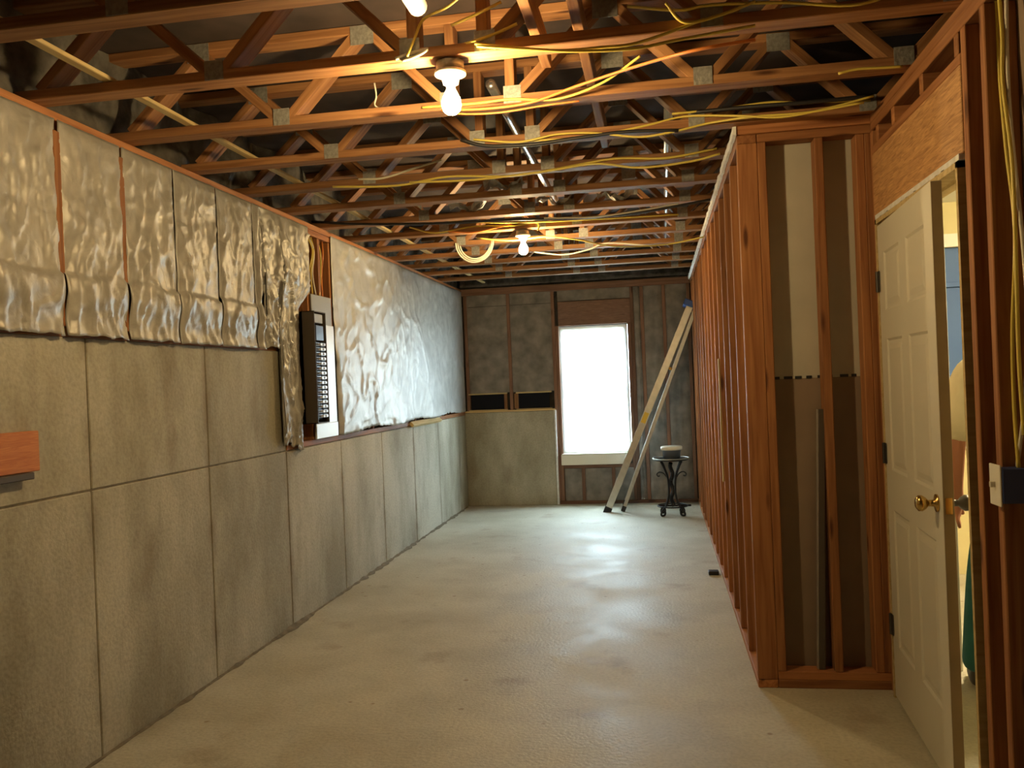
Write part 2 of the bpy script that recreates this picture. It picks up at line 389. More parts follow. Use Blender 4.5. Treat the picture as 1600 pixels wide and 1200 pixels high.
# crinkled foil-faced insulation
def crease(n, w):
    return max(0.0, 1-abs(n)*w)**1.5
def sheet(name, y0, y1, zlo, zhi, mat, label, cat, group=None, step=.013, amp=.012, bulge=.018, seed=0, ragged=.006, x0=XL+.014, style='near', flap=None, ymax=None):
    z_lo = min(zlo(y0+.01), zlo(y1-.01)) if callable(zlo) else zlo
    nu = max(4, int((y1-y0)/step)); nv = max(4, int((zhi-z_lo)/step)); bm = bmesh.new(); G = []; s = seed*7.3
    for i in range(nu+1):
        row = []; u = i/nu
        for j in range(nv+1):
            v = j/nv; y = y0+(y1-y0)*u
            lo = (zlo(y) if callable(zlo) else zlo)+ragged*noise.noise(Vector((y*14, seed, 0)))*2
            z = lo+(zhi-lo)*v
            if ymax: y = y0+(ymax(z)-y0)*u
            wob = .35*noise.noise(Vector((y*4, z*4, s)))
            if style == 'near':      # thin film pulled in mostly upright folds
                r1 = crease(noise.noise(Vector((y*13+wob*3, z*3.2+y*2, s))), 4.5)
                r2 = crease(noise.noise(Vector((y*22+z*10, z*9-y*6, s+5))), 5)
                r3 = noise.noise(Vector((y*7, z*4.2, s+9)))
                r4 = noise.noise(Vector((y*30, z*24, s+3)))
                d = amp*(.8*r1+.45*r2+.8*r3+.15*r4)
            else:                    # taut sheet, a few long sharp creases
                low = min(1, max(0, (z-1.2)/.9))
                r1 = crease(noise.noise(Vector((y*3.6+z*2.2+wob, z*2.9-y*1.2, s))), 9)
                r2 = crease(noise.noise(Vector((y*6.2-z*4.4, z*5.2+y*1.9+wob, s+5))), 9)
                r3 = noise.noise(Vector((y*1.3, z*1.1, s+9)))
                r4 = noise.noise(Vector((y*9, z*6, s+3)))
                near = max(.28, min(1, (9.0-y)/2.4))
                d = amp*((.65*r1+.5*r2)*near+1.3*r3+.22*r4*near)
            edge = min(1, min(u, 1-u)*(y1-y0)/.035, (1-v)*(zhi-lo)/.04)
            d = d*(.25+.75*edge) + bulge*math.sin(math.pi*u)**.5*edge
            if flap and z < flap+.03*noise.noise(Vector((y*5, s, 2))): d += .012+.008*math.sin((flap-z)*26)
            row.append(bm.verts.new((x0+max(-.004, d), y+.006*noise.noise(Vector((z*6, s, y*2)))*(1 if 0 < i < nu else .7), z)))
        G.append(row)
    for i in range(nu):
        for j in range(nv): bm.faces.new((G[i][j], G[i+1][j], G[i+1][j+1], G[i][j+1]))
    o = bm_obj(name, bm, mat, smooth=True)
    sm = o.modifiers.new('thickness', 'SOLIDIFY'); sm.thickness = .002; sm.offset = 1
    return tag(o, label, cat, group)
ords = ['first', 'second', 'third', 'fourth', 'fifth', 'sixth', 'seventh', 'eighth', 'ninth', 'tenth', 'eleventh', 'twelfth', 'thirteenth', 'fourteenth']
nb = [(2.995+.406*k, 2.995+.406*(k+1)) for k in range(-2, 5)]
for k, (a, b) in enumerate(nb):
    if k == len(nb)-1: b = 4.712
    n = len(nb)-1-k
    lab = ('narrow crinkled foil insulation strip beside the dark slit in the facing' if n == 0 else
           f'crinkled foil-faced insulation batt above bare concrete, {ords[n]} back from the slit')
    g_ = .007 if a < 3.2 else .0045
    sheet('insulation_batt', a+(.007 if a < 3.5 else .0045), b-g_, 1.705, ZC-.035, 'foil_near', lab, 'insulation', 'foil batts above the tall concrete', seed=k+1, amp=.015, bulge=.014, flap=1.95)
sheet('insulation_batt', 4.705, 5.43, lambda y: 2.03 if y < 4.735 else 1.715 if y < 4.975 else 1.10+.03*math.sin(y*9), ZC-.035, 'foil_near',
      'loose foil insulation hanging in folds down to the ledge beside breaker panel', 'insulation', 'foil batts above the tall concrete', seed=12, amp=.024, bulge=.012, ragged=.012,
      ymax=lambda z: 5.22 if z < 1.98 else 5.43 if z > 2.12 else 5.22+.21*(z-1.98)/.14)
sheet('foil_sheet', 5.84, YE-.03, lambda y: 1.135+.012*math.sin(y*5), ZC-.03, 'foil_far',
      'long shiny foil sheet on the wall between breaker panel and window wall', 'insulation', seed=21, step=.020, amp=.024, bulge=.012, style='far')
# wood strip left on the ledge
tag(bar('wood_scrap', (XL+.02, 7.65, 1.10), (XL+.015, 8.72, 1.095), .03, .05, 'pale_wood'), 'pale wood offcut lying along the concrete ledge under the foil', 'wood scrap')
# OSB offcut with batten on the concrete
t = thing('wood_bracket', 'reddish chipboard block with dark batten fixed to bare concrete', 'wood block', (XL, 2.6, 1.27))
bx('block', (XL, XL+.035), (2.38, 2.81), (1.198, 1.345), 'osb_red', t); bx('batten', (XL, XL+.05), (2.38, 2.762), (1.172, 1.197), 'panel_dark', t)

# ------------------------------------------------------------------ breaker panel
t = thing('breaker_panel', 'open grey breaker panel with rows of black breakers on foil wall', 'breaker panel', (XL, 5.5, 1.13))
bx('backing_plate', (XL+.006, XL+.016), (5.435, 5.79), (1.125, 2.10), 'panel_grey', t, .003)
bx('white_cover', (XL+.016, XL+.024), (5.60, 5.80), (1.125, 1.90), 'panel_white', t, .003)
bx('white_cover', (XL+.016, XL+.030), (5.41, 5.80), (1.125, 1.225), 'panel_white', t, .003)
bm = bmesh.new()
X0, X1, Y0, Y1, Z0, Z1 = XL+.012, -2.165, 5.235, 5.43, 1.235, 1.965
for q in (((X0, X1), (Y0, Y0+.006), (Z0, Z1)), ((X0, X1), (Y1-.006, Y1), (Z0, Z1)), ((X0, X1), (Y0, Y1), (Z0, Z0+.006)), ((X0, X1), (Y0, Y1), (Z1-.006, Z1)), ((X0, X0+.02), (Y0, Y1), (Z0, Z1))):
    add_box(bm, *q)
bm_obj('enclosure', bm, 'panel_dark', t)
bx('bus_plate', (X1-.055, X1-.045), (Y0+.01, Y1-.01), (Z0+.02, Z1-.02), 'black_plastic', t, .001)
bx('main_breaker', (X1-.045, X1-.005), (Y0+.035, Y1-.035), (Z1-.19, Z1-.09), 'breaker', t)
bx('top_lug', (X1-.045, X1-.01), (Y0+.03, Y1-.03), (Z1-.075, Z1-.015), 'panel_grey', t)
for s in range(2):
    for k in range(16):
        z = 1.27+.0312*k; ya, yb = (Y0+.022, Y0+.092) if s == 0 else (Y0+.103, Y0+.173)
        b = bx('breaker', (X1-.045, X1-.004), (ya, yb), (z, z+.025), 'breaker', t, .002)
        yh = ya+.04 if s == 0 else ya+.012
        bx('handle', (X1-.004, X1+.014), (yh-.004, yh+.026), (z+.004, z+.019), 'breaker_tip', b, .001)
for k, (y, m) in enumerate([(5.50, 'cable_yellow'), (5.535, 'cable_yellow'), (5.57, 'cable_white'), (5.70, 'cable_yellow'), (5.735, 'cable_orange')]):
    o = tube('electrical_cable', [(XL-.03, y+.05*math.sin(k*2), ZC-.07), (XL+.0, y+.03*math.cos(k), 2.40), (XL-.02, y+.02*math.sin(k*3), 2.25), (XL-.012+.004*k, 5.47+.05*k, 2.10)], .0055, m)
    tag(o, ['yellow', 'second yellow', 'white', 'third yellow', 'orange'][k]+' cable dropping from the top plate into the breaker panel', 'cable', 'cables above the breaker panel')

# ------------------------------------------------------------------ end wall with window
bm = bmesh.new()
add_box(bm, (XL-.25, -1.16), (YE+.10, YE+.2), (0, ZTOP)); add_box(bm, (-.31, XF), (YE+.10, YE+.2), (0, ZTOP))
add_box(bm, (-1.16, -.31), (YE+.10, YE+.2), (2.08, ZTOP)); add_box(bm, (-1.16, -.31), (YE+.10, YE+.2), (0, .58))
WE = struct(bm_obj('wall_end', bm, 'sheathing'), 'framed end wall with dark insulation between studs')
bx('concrete_wall', (XL, -1.215), (YE-.03, YE+.1), (0, 1.105), 'wall_concrete', WE, .006)
bx('edge_strip', (-1.213, -1.190), (YE-.035, YE+.05), (.0, 1.11), 'foam_white', WE, .003)
bx('sill_plate', (XL, -1.20), (YE-.02, YE+.09), (1.107, 1.125), 'pale_wood', WE)
studs_e = [-2.235, -1.715, -.15, .10, .378]
for x in studs_e:
    bx('stud', (x-.019, x+.019), (YE, YE+.09), (1.126 if x < -1.2 else .04, ZC-.08), 'stud_old', WE)
for x in (-1.185, -1.145, -.305, -.265):
    bx('stud', (x-.019, x+.019), (YE, YE+.09), (.04, ZC-.08 if abs(x+.725) > .44 else 2.09), 'stud_old', WE)
bx('top_plate', (XL, XR), (YE-.002, YE+.09), (ZC-.078, ZC), 'stud_old', WE)
bx('bottom_plate', (-1.19, XR), (YE-.004, YE+.09), (0, .038), 'stud_old', WE)
bx('header', (-1.125, -.285), (YE+.004, YE+.09), (2.085, 2.37), 'osb_old', WE)
bx('rough_sill', (-1.125, -.285), (YE+.002, YE+.09), (.418, .455), 'stud_old', WE)
for x in (-.90, -.55): bx('cripple_stud', (x-.019, x+.019), (YE, YE+.09), (.04, .417), 'stud_old', WE)
def batt(x0, x1, z0, z1, k, mat='batt_grey'):
    bm = bmesh.new(); nx, nz = 10, max(4, int((z1-z0)/.06)); G = []
    for i in range(nx+1):
        G.append([bm.verts.new((x0+(x1-x0)*i/nx, YE+.012-.022*math.sin(math.pi*i/nx)**.6+.012*noise.noise(Vector((i*.9, j*.35, k))), z0+(z1-z0)*j/nz)) for j in range(nz+1)])
    for i in range(nx):
        for j in range(nz): bm.faces.new((G[i][j], G[i+1][j], G[i+1][j+1], G[i][j+1]))
    bm_obj('insulation_batt', bm, mat, WE, smooth=True)
for k, (x0, x1, z0, z1) in enumerate([(-2.215, -1.735, 1.335, 2.36), (-1.695, -1.205, 1.335, 2.36), (-2.215, -1.735, 2.365, 2.5), (-1.695, -1.205, 2.365, 2.5),
                                      (-1.125, -.285, 2.375, 2.5), (-.245, -.17, .04, 2.5), (-.13, .08, .04, 2.5), (.12, .358, .04, 2.5),
                                      (-1.12, -.92, .04, .415), (-.88, -.57, .04, .415), (-.53, -.29, .04, .415)]):
    batt(x0, x1, z0, z1, k)
bm = bmesh.new()
add_box(bm, (XL, XR+.2), (YE-.03, YE+.09), (ZC+.02, ZTOP)); bm_obj('rim_board', bm, 'dark_rim', WE)
for k, (x0, x1) in enumerate([(-2.215, -1.785), (-1.645, -1.255)]):
    t = thing('framed_opening', ['dark open bay in pale frame above end-wall concrete, beside the foil corner', 'dark open bay in pale frame above end-wall concrete, beside the window'][k], 'opening', ((x0+x1)/2, YE, 1.125), 'dark bays above the end-wall concrete')
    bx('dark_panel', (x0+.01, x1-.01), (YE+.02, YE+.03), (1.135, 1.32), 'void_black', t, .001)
    bx('frame_strip', (x0-.015, x1+.02), (YE-.012, YE+.03), (1.318, 1.334), 'pale_wood', t)
    bx('frame_strip', (x0-.015, x1+.02), (YE-.012, YE+.03), (1.126, 1.138), 'pale_wood', t)
    bx('frame_side', (x1-.018 if k == 0 else x0-.035, x1+.018 if k == 0 else x0+.012), (YE-.006, YE+.03), (1.138, 1.318), 'truss_wood', t)
# window
bm = bmesh.new()
x0, x1, z0, z1 = -1.13, -.33, .585, 2.075
for q in (((x0, x0+.045), (z0, z1)), ((x1-.045, x1), (z0, z1)), ((x0+.045, x1-.045), (z1-.045, z1)), ((x0+.045, x1-.045), (z0, z0+.05))):
    add_box(bm, q[0], (YE+.05, YE+.13), q[1], .004)
W1 = struct(bm_obj('window_1', bm, 'trim_white'), 'tall white window covered by bright white film')
bx('meeting_rail', (x0+.045, x1-.045), (YE+.07, YE+.11), (1.31, 1.35), 'trim_white', W1)
for a, b in ((z0+.05, 1.31), (1.35, z1-.045)): bx('pane', (x0+.045, x1-.045), (YE+.088, YE+.092), (a, b), 'glass', W1, 0)
bx('stool', (x0-.01, x1+.01), (YE-.03, YE+.05), (.578, .59), 'trim_white', W1)
bx('apron', (x0-.02, x1-.06), (YE-.016, YE), (.457, .578), 'trim_white', W1)
bm = bmesh.new(); G = []; nx, nz = 24, 60
for i in range(nx+1):
    row = []
    for j in range(nz+1):
        u, v = i/nx, j/nz
        xx = x0+(x1-x0)*u+(.006*noise.noise(Vector((v*22, 4*u, 3))) if i in (0, nx) else 0)
        row.append(bm.verts.new((xx, YE+.035+.006*noise.noise(Vector((u*5, v*4, 1))), z0+.012+(z1-z0-.012)*v+(.008*noise.noise(Vector((u*7, 2, 1))) if j == 0 else 0))))
    G.append(row)
for i in range(nx):
    for j in range(nz): bm.faces.new((G[i][j], G[i+1][j], G[i+1][j+1], G[i][j+1]))
tag(bm_obj('window_film', bm, 'film', smooth=True), 'translucent white plastic film stretched over the end window', 'window film')
bm = bmesh.new(); add_box(bm, (-12, 14), (YE+.45, YE+30), (-.3, -.05))
struct(bm_obj('ground_outside', bm, 'floor_concrete'), 'pale ground outside the window')

# ------------------------------------------------------------------ right stud wall
bm = bmesh.new(); add_box(bm, (XR+.09, XR+.102), (YN+.10, YE+.1), (.01, ZC))
WR = struct(bm_obj('wall_right', bm, 'drywall_pale'), 'open wooden stud wall with drywall on its far side')
bx('bottom_plate', (XR, XR+.089), (YN, YE), (0, .038), 'stud', WR)
bx('top_plate', (XR, XR+.089), (YN, YE), (ZC-.038, ZC), 'stud', WR)
bx('top_plate', (XR+.001, XR+.088), (YN, YE), (ZC-.077, ZC-.039), 'stud', WR)
y = YN
while y < YE-.05:
    bx('stud', (XR, XR+.089), (y, y+.038), (.039, ZC-.078), 'stud', WR); y += .406
bx('shim', (XR-.012, XR), (5.70, 5.735), (.75, 1.55), 'pale_wood', WR)
bm = bmesh.new(); G = []
for i in range(160):
    y = YN-.02+(YE-YN)*i/159; s = .012+.008*noise.noise(Vector((y*9, 1, 0))); b = .03+.016*noise.noise(Vector((y*11, 5, 0)))
    G.append([bm.verts.new(q) for q in ((XR-.002, y, ZC-.012-b), (XR-.004-s, y, ZC-.008-b), (XR-.004-s, y, ZC-.002), (XR-.002, y, ZC-.001))])
for a, b in zip(G, G[1:]):
    for k in range(4): bm.faces.new((a[k], b[k], b[(k+1) % 4], a[(k+1) % 4]))
bm.faces.new(G[0]); bm.faces.new(G[-1][::-1])
tag(bm_obj('foam_strip', bm, 'foam_white'), 'ragged white foam strip along the top of the stud wall', 'foam strip')
tag(bx('black_block', (.305, .378), (6.33, 6.40), (0, .028), 'black_plastic', None, .004), 'small black block on the floor against the stud wall', 'block')

# nook end wall
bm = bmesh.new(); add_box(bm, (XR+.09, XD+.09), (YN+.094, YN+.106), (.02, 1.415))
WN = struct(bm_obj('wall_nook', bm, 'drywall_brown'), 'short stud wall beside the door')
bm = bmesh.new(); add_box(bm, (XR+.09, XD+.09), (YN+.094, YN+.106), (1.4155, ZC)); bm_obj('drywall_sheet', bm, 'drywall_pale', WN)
bm = bmesh.new()
for k in range(9): add_box(bm, (.53+.05*k, .53+.05*k+random.uniform(.015, .04)), (YN+.0905, YN+.0935), (1.413, 1.426))
bm_obj('seam_tape', bm, 'black_plastic', WN)
for x in (.490, .740, .917, .955): bx('stud', (x, x+.038), (YN, YN+.089), (.077, ZC-.077), 'stud', WN)
bx('bottom_plate', (XR+.09, XD+.09), (YN, YN+.089), (.0, .038), 'stud', WN)
bx('bottom_plate', (XR+.091, XD+.089), (YN+.001, YN+.088), (.038, .076), 'stud', WN)
bx('top_plate', (XR+.09, XD+.09), (YN-.001, YN+.089), (ZC-.076, ZC-.038), 'stud', WN)
bx('top_plate', (XR-.01, XD+.09), (YN-.012, YN+.089), (ZC-.037, ZC+.04), 'stud', WN)
t = thing('metal_strip', 'dark metal trim length leaning in the stud bay beside the door', 'trim strip', (.70, YN+.05, .077))
bar('strip', (.690, YN+.045, .077), (.745-.012, YN+.05, 1.27), .03, .028, 'panel_dark', t)
bar('bright_edge', (.672, YN+.045, .077), (.716, YN+.05, 1.27), .03, .006, 'alu_dull', t)

# ------------------------------------------------------------------ door wall
Y_K, Y_S = 4.0, 2.908
bm = bmesh.new()
add_box(bm, (XD+.09, XD+.102), (YB, 2.94), (0, ZC)); add_box(bm, (XD+.09, XD+.102), (2.94, YN+.09), (2.14, ZC))
add_box(bm, (XD+.09, XD+.102), (4.0, YN+.106), (0, 2.14))
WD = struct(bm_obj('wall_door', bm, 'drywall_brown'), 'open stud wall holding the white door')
bx('stud', (XD, XD+.089), (4.033, 4.069), (.0, ZC-.077), 'stud', WD); bx('jack_stud', (XD, XD+.089), (4.0, 4.032), (.0, 2.115), 'stud', WD)
for ya in (2.870, 2.712, 2.306, 1.90, 1.494):
    bx('stud', (XD, XD+.089), (ya, ya+.038), (.039 if ya < 2.8 else 0, ZC-.077), 'stud', WD)
bx('bottom_plate', (XD, XD+.089), (YB, 2.908), (0, .038), 'stud', WD)
for z in (ZC-.038, ZC-.076): bx('top_plate', (XD, XD+.089), (YB, YN-.013), (z, z+.037), 'stud', WD)
bx('header', (XD-.004, XD+.07), (2.91, 4.031), (2.118, 2.395), 'osb', WD)
bx('header_plate', (XD-.002, XD+.085), (2.91, 4.031), (2.396, 2.432), 'stud', WD)
for ya in (2.93, 3.30, 3.68, 3.93): bx('cripple_stud', (XD, XD+.089), (ya, ya+.038), (2.433, ZC-.077), 'stud', WD)
bm = bmesh.new()
for k in range(30):
    y = 2.93+1.06*k/30; add_box(bm, (XD-.010, XD+.03), (y, y+.04), (2.100+.008*noise.noise(Vector((k*.9, 0, 0))), 2.119))
bm_obj('foam_bead', bm, 'foam_white', WD)
# door with jambs
bm = bmesh.new()
add_box(bm, (XD-.012, XD+.105), (3.978, 3.998), (0, 2.098)); add_box(bm, (XD-.012, XD+.105), (2.945, 2.963), (0, 2.098)); add_box(bm, (XD-.012, XD+.105), (2.945, 3.998), (2.078, 2.098))
add_box(bm, (XD+.085, XD+.10), (2.963, 2.970), (0, 2.078)); add_box(bm, (XD+.045, XD+.06), (3.968, 3.978), (0, 2.078)); add_box(bm, (XD+.045, XD+.06), (2.963, 3.978), (2.066, 2.078))
D1 = struct(bm_obj('door_1', bm, 'pale_wood'), 'white panelled door standing slightly ajar in a wood jamb')
DW, DH, DT = .905, 2.055, .035
hinge = Matrix.Translation((XD-.008, 3.976, .012)) @ Matrix.Rotation(math.radians(-90-3.0), 4, 'Z')   # local X from hinge to latch, local +Y to the far room
bm = bmesh.new()
xs = [0, .11, .395, .51, .795, DW]; zs = [0, .24, .83, 1.0, 1.56, 1.68, 1.93, DH]
def skin_face(bm, yv, sgn):
    for i in range(5):
        for j in range(7):
            a, b, c, d = xs[i], xs[i+1], zs[j], zs[j+1]
            if i in (1, 3) and j in (1, 3, 5):
                q = [(a, c), (b, c), (b, d), (a, d)]
                lv = [(0, 0), (.010, .006), (.024, .006), (.045, .0015)]
                R = []
                for ins, dp in lv:
                    R.append([bm.verts.new((x+(ins if k in (0, 3) else -ins), yv+sgn*dp, z+(ins if k < 2 else -ins))) for k, (x, z) in enumerate(q)])
                for r0, r1 in zip(R, R[1:]):
                    for k in range(4): bm.faces.new((r0[k], r0[(k+1) % 4], r1[(k+1) % 4], r1[k]))
                bm.faces.new(R[-1])
            else:
                bm.faces.new([bm.verts.new((x, yv, z)) for x, z in ((a, c), (b, c), (b, d), (a, d))])
skin_face(bm, 0, 1); skin_face(bm, DT, -1)
for (xa, xb, za, zb) in ((0, 0, 0, DH), (DW, DW, 0, DH), (0, DW, 0, 0), (0, DW, DH, DH)):
    if xa == xb: bm.faces.new([bm.verts.new(q) for q in ((xa, 0, za), (xa, DT, za), (xa, DT, zb), (xa, 0, zb))])
    else: bm.faces.new([bm.verts.new(q) for q in ((xa, 0, za), (xb, 0, za), (xb, DT, za), (xa, DT, za))])
bmesh.ops.remove_doubles(bm, verts=bm.verts, dist=.0004)
slab = bm_obj('slab', bm, 'door_white', D1, hinge)
if slab.matrix_basis.to_3x3().determinant() < 0: print('mirror')
prof = [(.031, 0), (.031, .006), (.012, .010), (.011, .030), (.020, .038), (.028, .050), (.027, .062), (.016, .070), (.002, .071)]
for s, m_ in ((-1, 'brass'), (1, 'dark_metal')):
    R = Matrix.Rotation(math.radians(90 if s < 0 else -90), 4, 'X')
    lathe('knob', prof, (0, 0, 0), m_, slab, 18, hinge @ Matrix.Translation((DW-.07, 0 if s < 0 else DT, .965)) @ R)
link('latch_edge', boxmesh(.002, DT-.002, DH-.004, 0, 'edge_shade_brown'), None, slab, hinge @ Matrix.Translation((DW+.0012, DT/2, DH/2)))
link('latch_plate', boxmesh(.002, .022, .055, .0005, 'brass'), None, slab, hinge @ Matrix.Translation((DW+.003, DT/2, .965)))
for z in (.325, 1.075, 1.825):
    bm = bmesh.new(); add_tube(bm, [(0, 0, -.045), (0, 0, .045)], .007, 8, 1); add_box(bm, (.002, .028), (.003, .006), (-.045, .045)); add_box(bm, (-.02, -.002), (.002, .005), (-.045, .045))
    bm_obj('hinge', bm, 'dark_metal', slab, hinge @ Matrix.Translation((-.002, -.008, z-.012)))
# light switch and pipe and cables in the bay beside the door
t = thing('light_switch', 'cream light switch plate with blue box on a stud beside the door', 'light switch', (XD-.02, 2.70, 1.03))
bx('plate', (XD-.026, XD-.020), (2.655, 2.735), (1.035, 1.155), 'switch_white', t, .002)
bx('box', (XD-.020, XD+.045), (2.652, 2.711), (1.045, 1.145), 'box_blue', t, .002)
bx('toggle', (XD-.040, XD-.026), (2.690, 2.700), (1.088, 1.106), 'switch_white', t, .002)
for k, (pts, m_) in enumerate([([(1560, -20), (1566, 60), (1567, 130), (1582, 260), (1588, 420), (1592, 560), (1600, 680)], 'cable_yellow'),
                               ([(1555, -20), (1560, 90), (1572, 230), (1586, 360), (1582, 520), (1585, 640), (1592, 735)], 'cable_yellow'),
                               ([(1572, -20), (1574, 100), (1580, 200), (1600, 400), (1606, 520), (1600, 640), (1588, 740)], 'cable_white')]):
    P = [at(x, y, 0, XD+.03+.006*k) for x, y in pts]
    tag(tube('electrical_cable', P, .0055, m_), ['yellow cable hanging in the stud bay above the light switch', 'second yellow cable looping down the stud bay to the light switch', 'white cable hanging in the stud bay above the light switch'][k], 'cable', 'cables above the light switch')
tag(tube('vent_pipe', [(XD+.055, 2.475, 0), (XD+.055, 2.475, 1.3), (XD+.055, 2.475, ZC+.2)], .026, 'pvc', None, 14, 2), 'pale vertical plastic pipe in the stud bay past the light switch', 'pipe')

# ------------------------------------------------------------------ the finished room beyond the door
bm = bmesh.new(); add_box(bm, (XF, XF+.1), (YB, 6.45), (0, ZTOP)); struct(bm_obj('wall_far_side', bm, 'drywall_room'), 'yellow wall of the room beyond the door')
bm = bmesh.new()
wx0, wx1, wz0, wz1 = 1.98, 2.75, .95, 2.26
add_box(bm, (XR+.102, wx0), (6.35, 6.45), (0, ZC)); add_box(bm, (wx1, XF), (6.35, 6.45), (0, ZC)); add_box(bm, (wx0, wx1), (6.35, 6.45), (0, wz0)); add_box(bm, (wx0, wx1), (6.35, 6.45), (wz1, ZC))
struct(bm_obj('wall_far_end', bm, 'drywall_room'), 'yellow wall with a window beyond the door')
bm = bmesh.new(); add_box(bm, (XD+.102, XF), (YB, YN+.106), (ZC-.01, ZC)); add_box(bm, (XR+.102, XF), (YN+.106, 6.35), (ZC-.01, ZC))
struct(bm_obj('ceiling_room', bm, 'ceiling_white'), 'white drywall ceiling of the room beyond the door')
bm = bmesh.new()
for q in (((wx0-.09, wx0), (wz0-.08, wz1+.09)), ((wx1, wx1+.09), (wz0-.08, wz1+.09)), ((wx0, wx1), (wz1, wz1+.09)), ((wx0, wx1), (wz0-.08, wz0))): add_box(bm, q[0], (6.33, 6.352), q[1])
W2 = struct(bm_obj('window_2', bm, 'trim_white'), 'window with cream casing in the room beyond the door')
bx('sky_pane', (wx0, wx1), (6.38, 6.39), (wz0, wz1), 'painted_sky_blue', W2, 0)  # opaque pane added in place of glass, sky light painted in its colour
bx('meeting_rail', (wx0, wx1), (6.36, 6.378), (1.985, 2.02), 'painted_sky_blue', W2, .002)
bm = bmesh.new(); add_box(bm, (XL-.25, XF), (YB-.1, YB), (0, ZTOP)); struct(bm_obj('wall_rear', bm, 'wall_concrete'), 'concrete wall behind the viewpoint')
bm = bmesh.new(); add_box(bm, (XF-.6, XF-.55), (6.45, YE+.1), (0, ZTOP)); struct(bm_obj('wall_closet', bm, 'drywall_pale'), 'drywall partition behind the stud wall')
t = thing('ceiling_lamp', 'round ceiling lamp in the room beyond the door', 'lamp', (2.3, 4.4, ZC-.01))
lathe('base', [(.16, -.001), (.16, -.02), (.14, -.025), (.02, -.025)], (2.3, 4.4, ZC-.01), 'trim_white', t)
lathe('shade', [(.14, -.026), (.135, -.06), (.09, -.09), (.01, -.10)], (2.3, 4.4, ZC-.01), 'room_lamp', t)

# ------------------------------------------------------------------ floor trusses
T0, TS = 2.355, .5625
BOT = [-1.53, -.79, -.52, .22, .96, 1.70]; TOPN = [-2.25, -1.90, -1.16, -.655, -.15, .59, 1.33, 2.05]
def truss(y, n, label):
    t = thing('floor_truss', label, 'truss', (XL, y, ZC), 'floor trusses overhead')
    xr = 2.3
    bx('bottom_chord', (XL-.09, xr), (y-.0445, y+.0445), (ZC, ZC+.038), 'truss_wood', t)
    bx('top_chord', (XL-.09, xr), (y-.0445, y+.0445), (ZTOP-.039, ZTOP-.001), 'truss_wood', t)
    za, zb = ZC+.036, ZTOP-.037
    segs = [(-2.24, za, -1.90, zb), (-1.90, zb, -1.56, za), (-1.50, za, -1.19, zb), (-1.13, zb, -.82, za), (-.52, za, -.19, zb), (-.11, zb, .19, za), (.25, za, .56, zb), (.62, zb, .93, za), (.99, za, 1.30, zb), (1.36, zb, 1.67, za)]
    for (xa, z0_, xb, z1_) in segs: bar('web', (xa, y, z0_), (xb, y, z1_), .086, .038, 'truss_wood', t)
    for x in (-.79, -.545): bx('web', (x-.019, x+.019), (y-.043, y+.043), (za+.002, zb), 'truss_wood', t)
    for x in (-1.53, -.80, -.535, .22, .96):
        o = bx('nail_plate', (x-.036, x+.036), (y-.0465, y-.044), (ZC+.002, ZC+.072), 'galv', t, 0)
    for x in (-1.90, -1.16, -.15, .59):
        o = bx('nail_plate', (x-.05, x+.05), (y-.0465, y-.044), (ZTOP-.085, ZTOP-.005), 'galv', t, 0)
NT = 13
for k in range(-1, NT):
    n = NT-k
    o_ = ords[n-1]
    lab = f'open-web wooden floor truss overhead, {o_} in from the window wall'
    if k == 1: lab = 'open-web wooden floor truss with a bare bulb and orange cable beside it'
    truss(T0+TS*k, k, lab)
def TY(k): return T0+TS*k
# boards and pipes running along the trusses
tag(bx('brace_strip', (-1.975, -1.935), (1.5, 9.8), (ZC+.039, ZC+.055), 'pale_wood'), 'long pale strip laid across the trusses near the foil wall', 'brace')
tag(bx('brace_board', (-.245, -.207), (1.5, TY(4)), (ZC+.10, ZC+.19), 'truss_wood'), 'long brace board running through the trusses right of the bulb', 'brace')
tag(bx('brace_board', (-.40, -.362), (1.5, TY(2)-.12), (ZC+.10, ZC+.19), 'truss_wood'), 'short brace board between the bulb and the longer brace board', 'brace')
tag(tube('drain_pipe', [(-.735, 1.5, ZC+.15), (-.74, 2.2, ZC+.148), (-.745, 2.80, ZC+.145)], .033, 'pvc', None, 16, 2), 'white plastic pipe ending beside the brighter bare bulb', 'pipe')
tag(tube('metal_pipe', [(-.64, TY(2)+.05, ZC+.12), (-.645, 4.5, ZC+.12), (-.65, 5.9, ZC+.12)], .022, 'pipe_silver', None, 14, 2), 'shiny metal pipe running through the trusses between the bulbs', 'pipe')
tag(tube('gas_pipe', [(.10, TY(3), ZC+.14), (.12, 6.4, ZC+.14), (.14, 9.7, ZC+.14)], .024, 'pipe_silver', None, 14, 2), 'long grey pipe running through the trusses beside the stud wall', 'pipe')
# foil scraps glinting in the truss space
for k, (x, y) in enumerate([(-1.35, 5.75), (-.75, 5.75), (-.35, 5.75), (-1.0, 5.2)]):
    bm = bmesh.new(); G = []
    for i in range(9):
        G.append([bm.verts.new((x+.03*i+.008*random.random(), y-.10+.02*j+.012*random.random(), ZC+.05+.05*random.random()+.02*math.sin(i))) for j in range(7)])
    for a, b in zip(G, G[1:]):
        for j in range(6): bm.faces.new((a[j], b[j], b[j+1], a[j+1]))
    tag(bm_obj('foil_scrap', bm, 'foil_far'), ['crumpled foil scrap in the trusses nearest the foil wall', 'crumpled foil scrap in the trusses above the farther bulb', 'crumpled foil scrap in the trusses under the brace line', 'crumpled foil scrap beside the metal pipe'][k], 'foil scrap', 'foil scraps in the trusses')

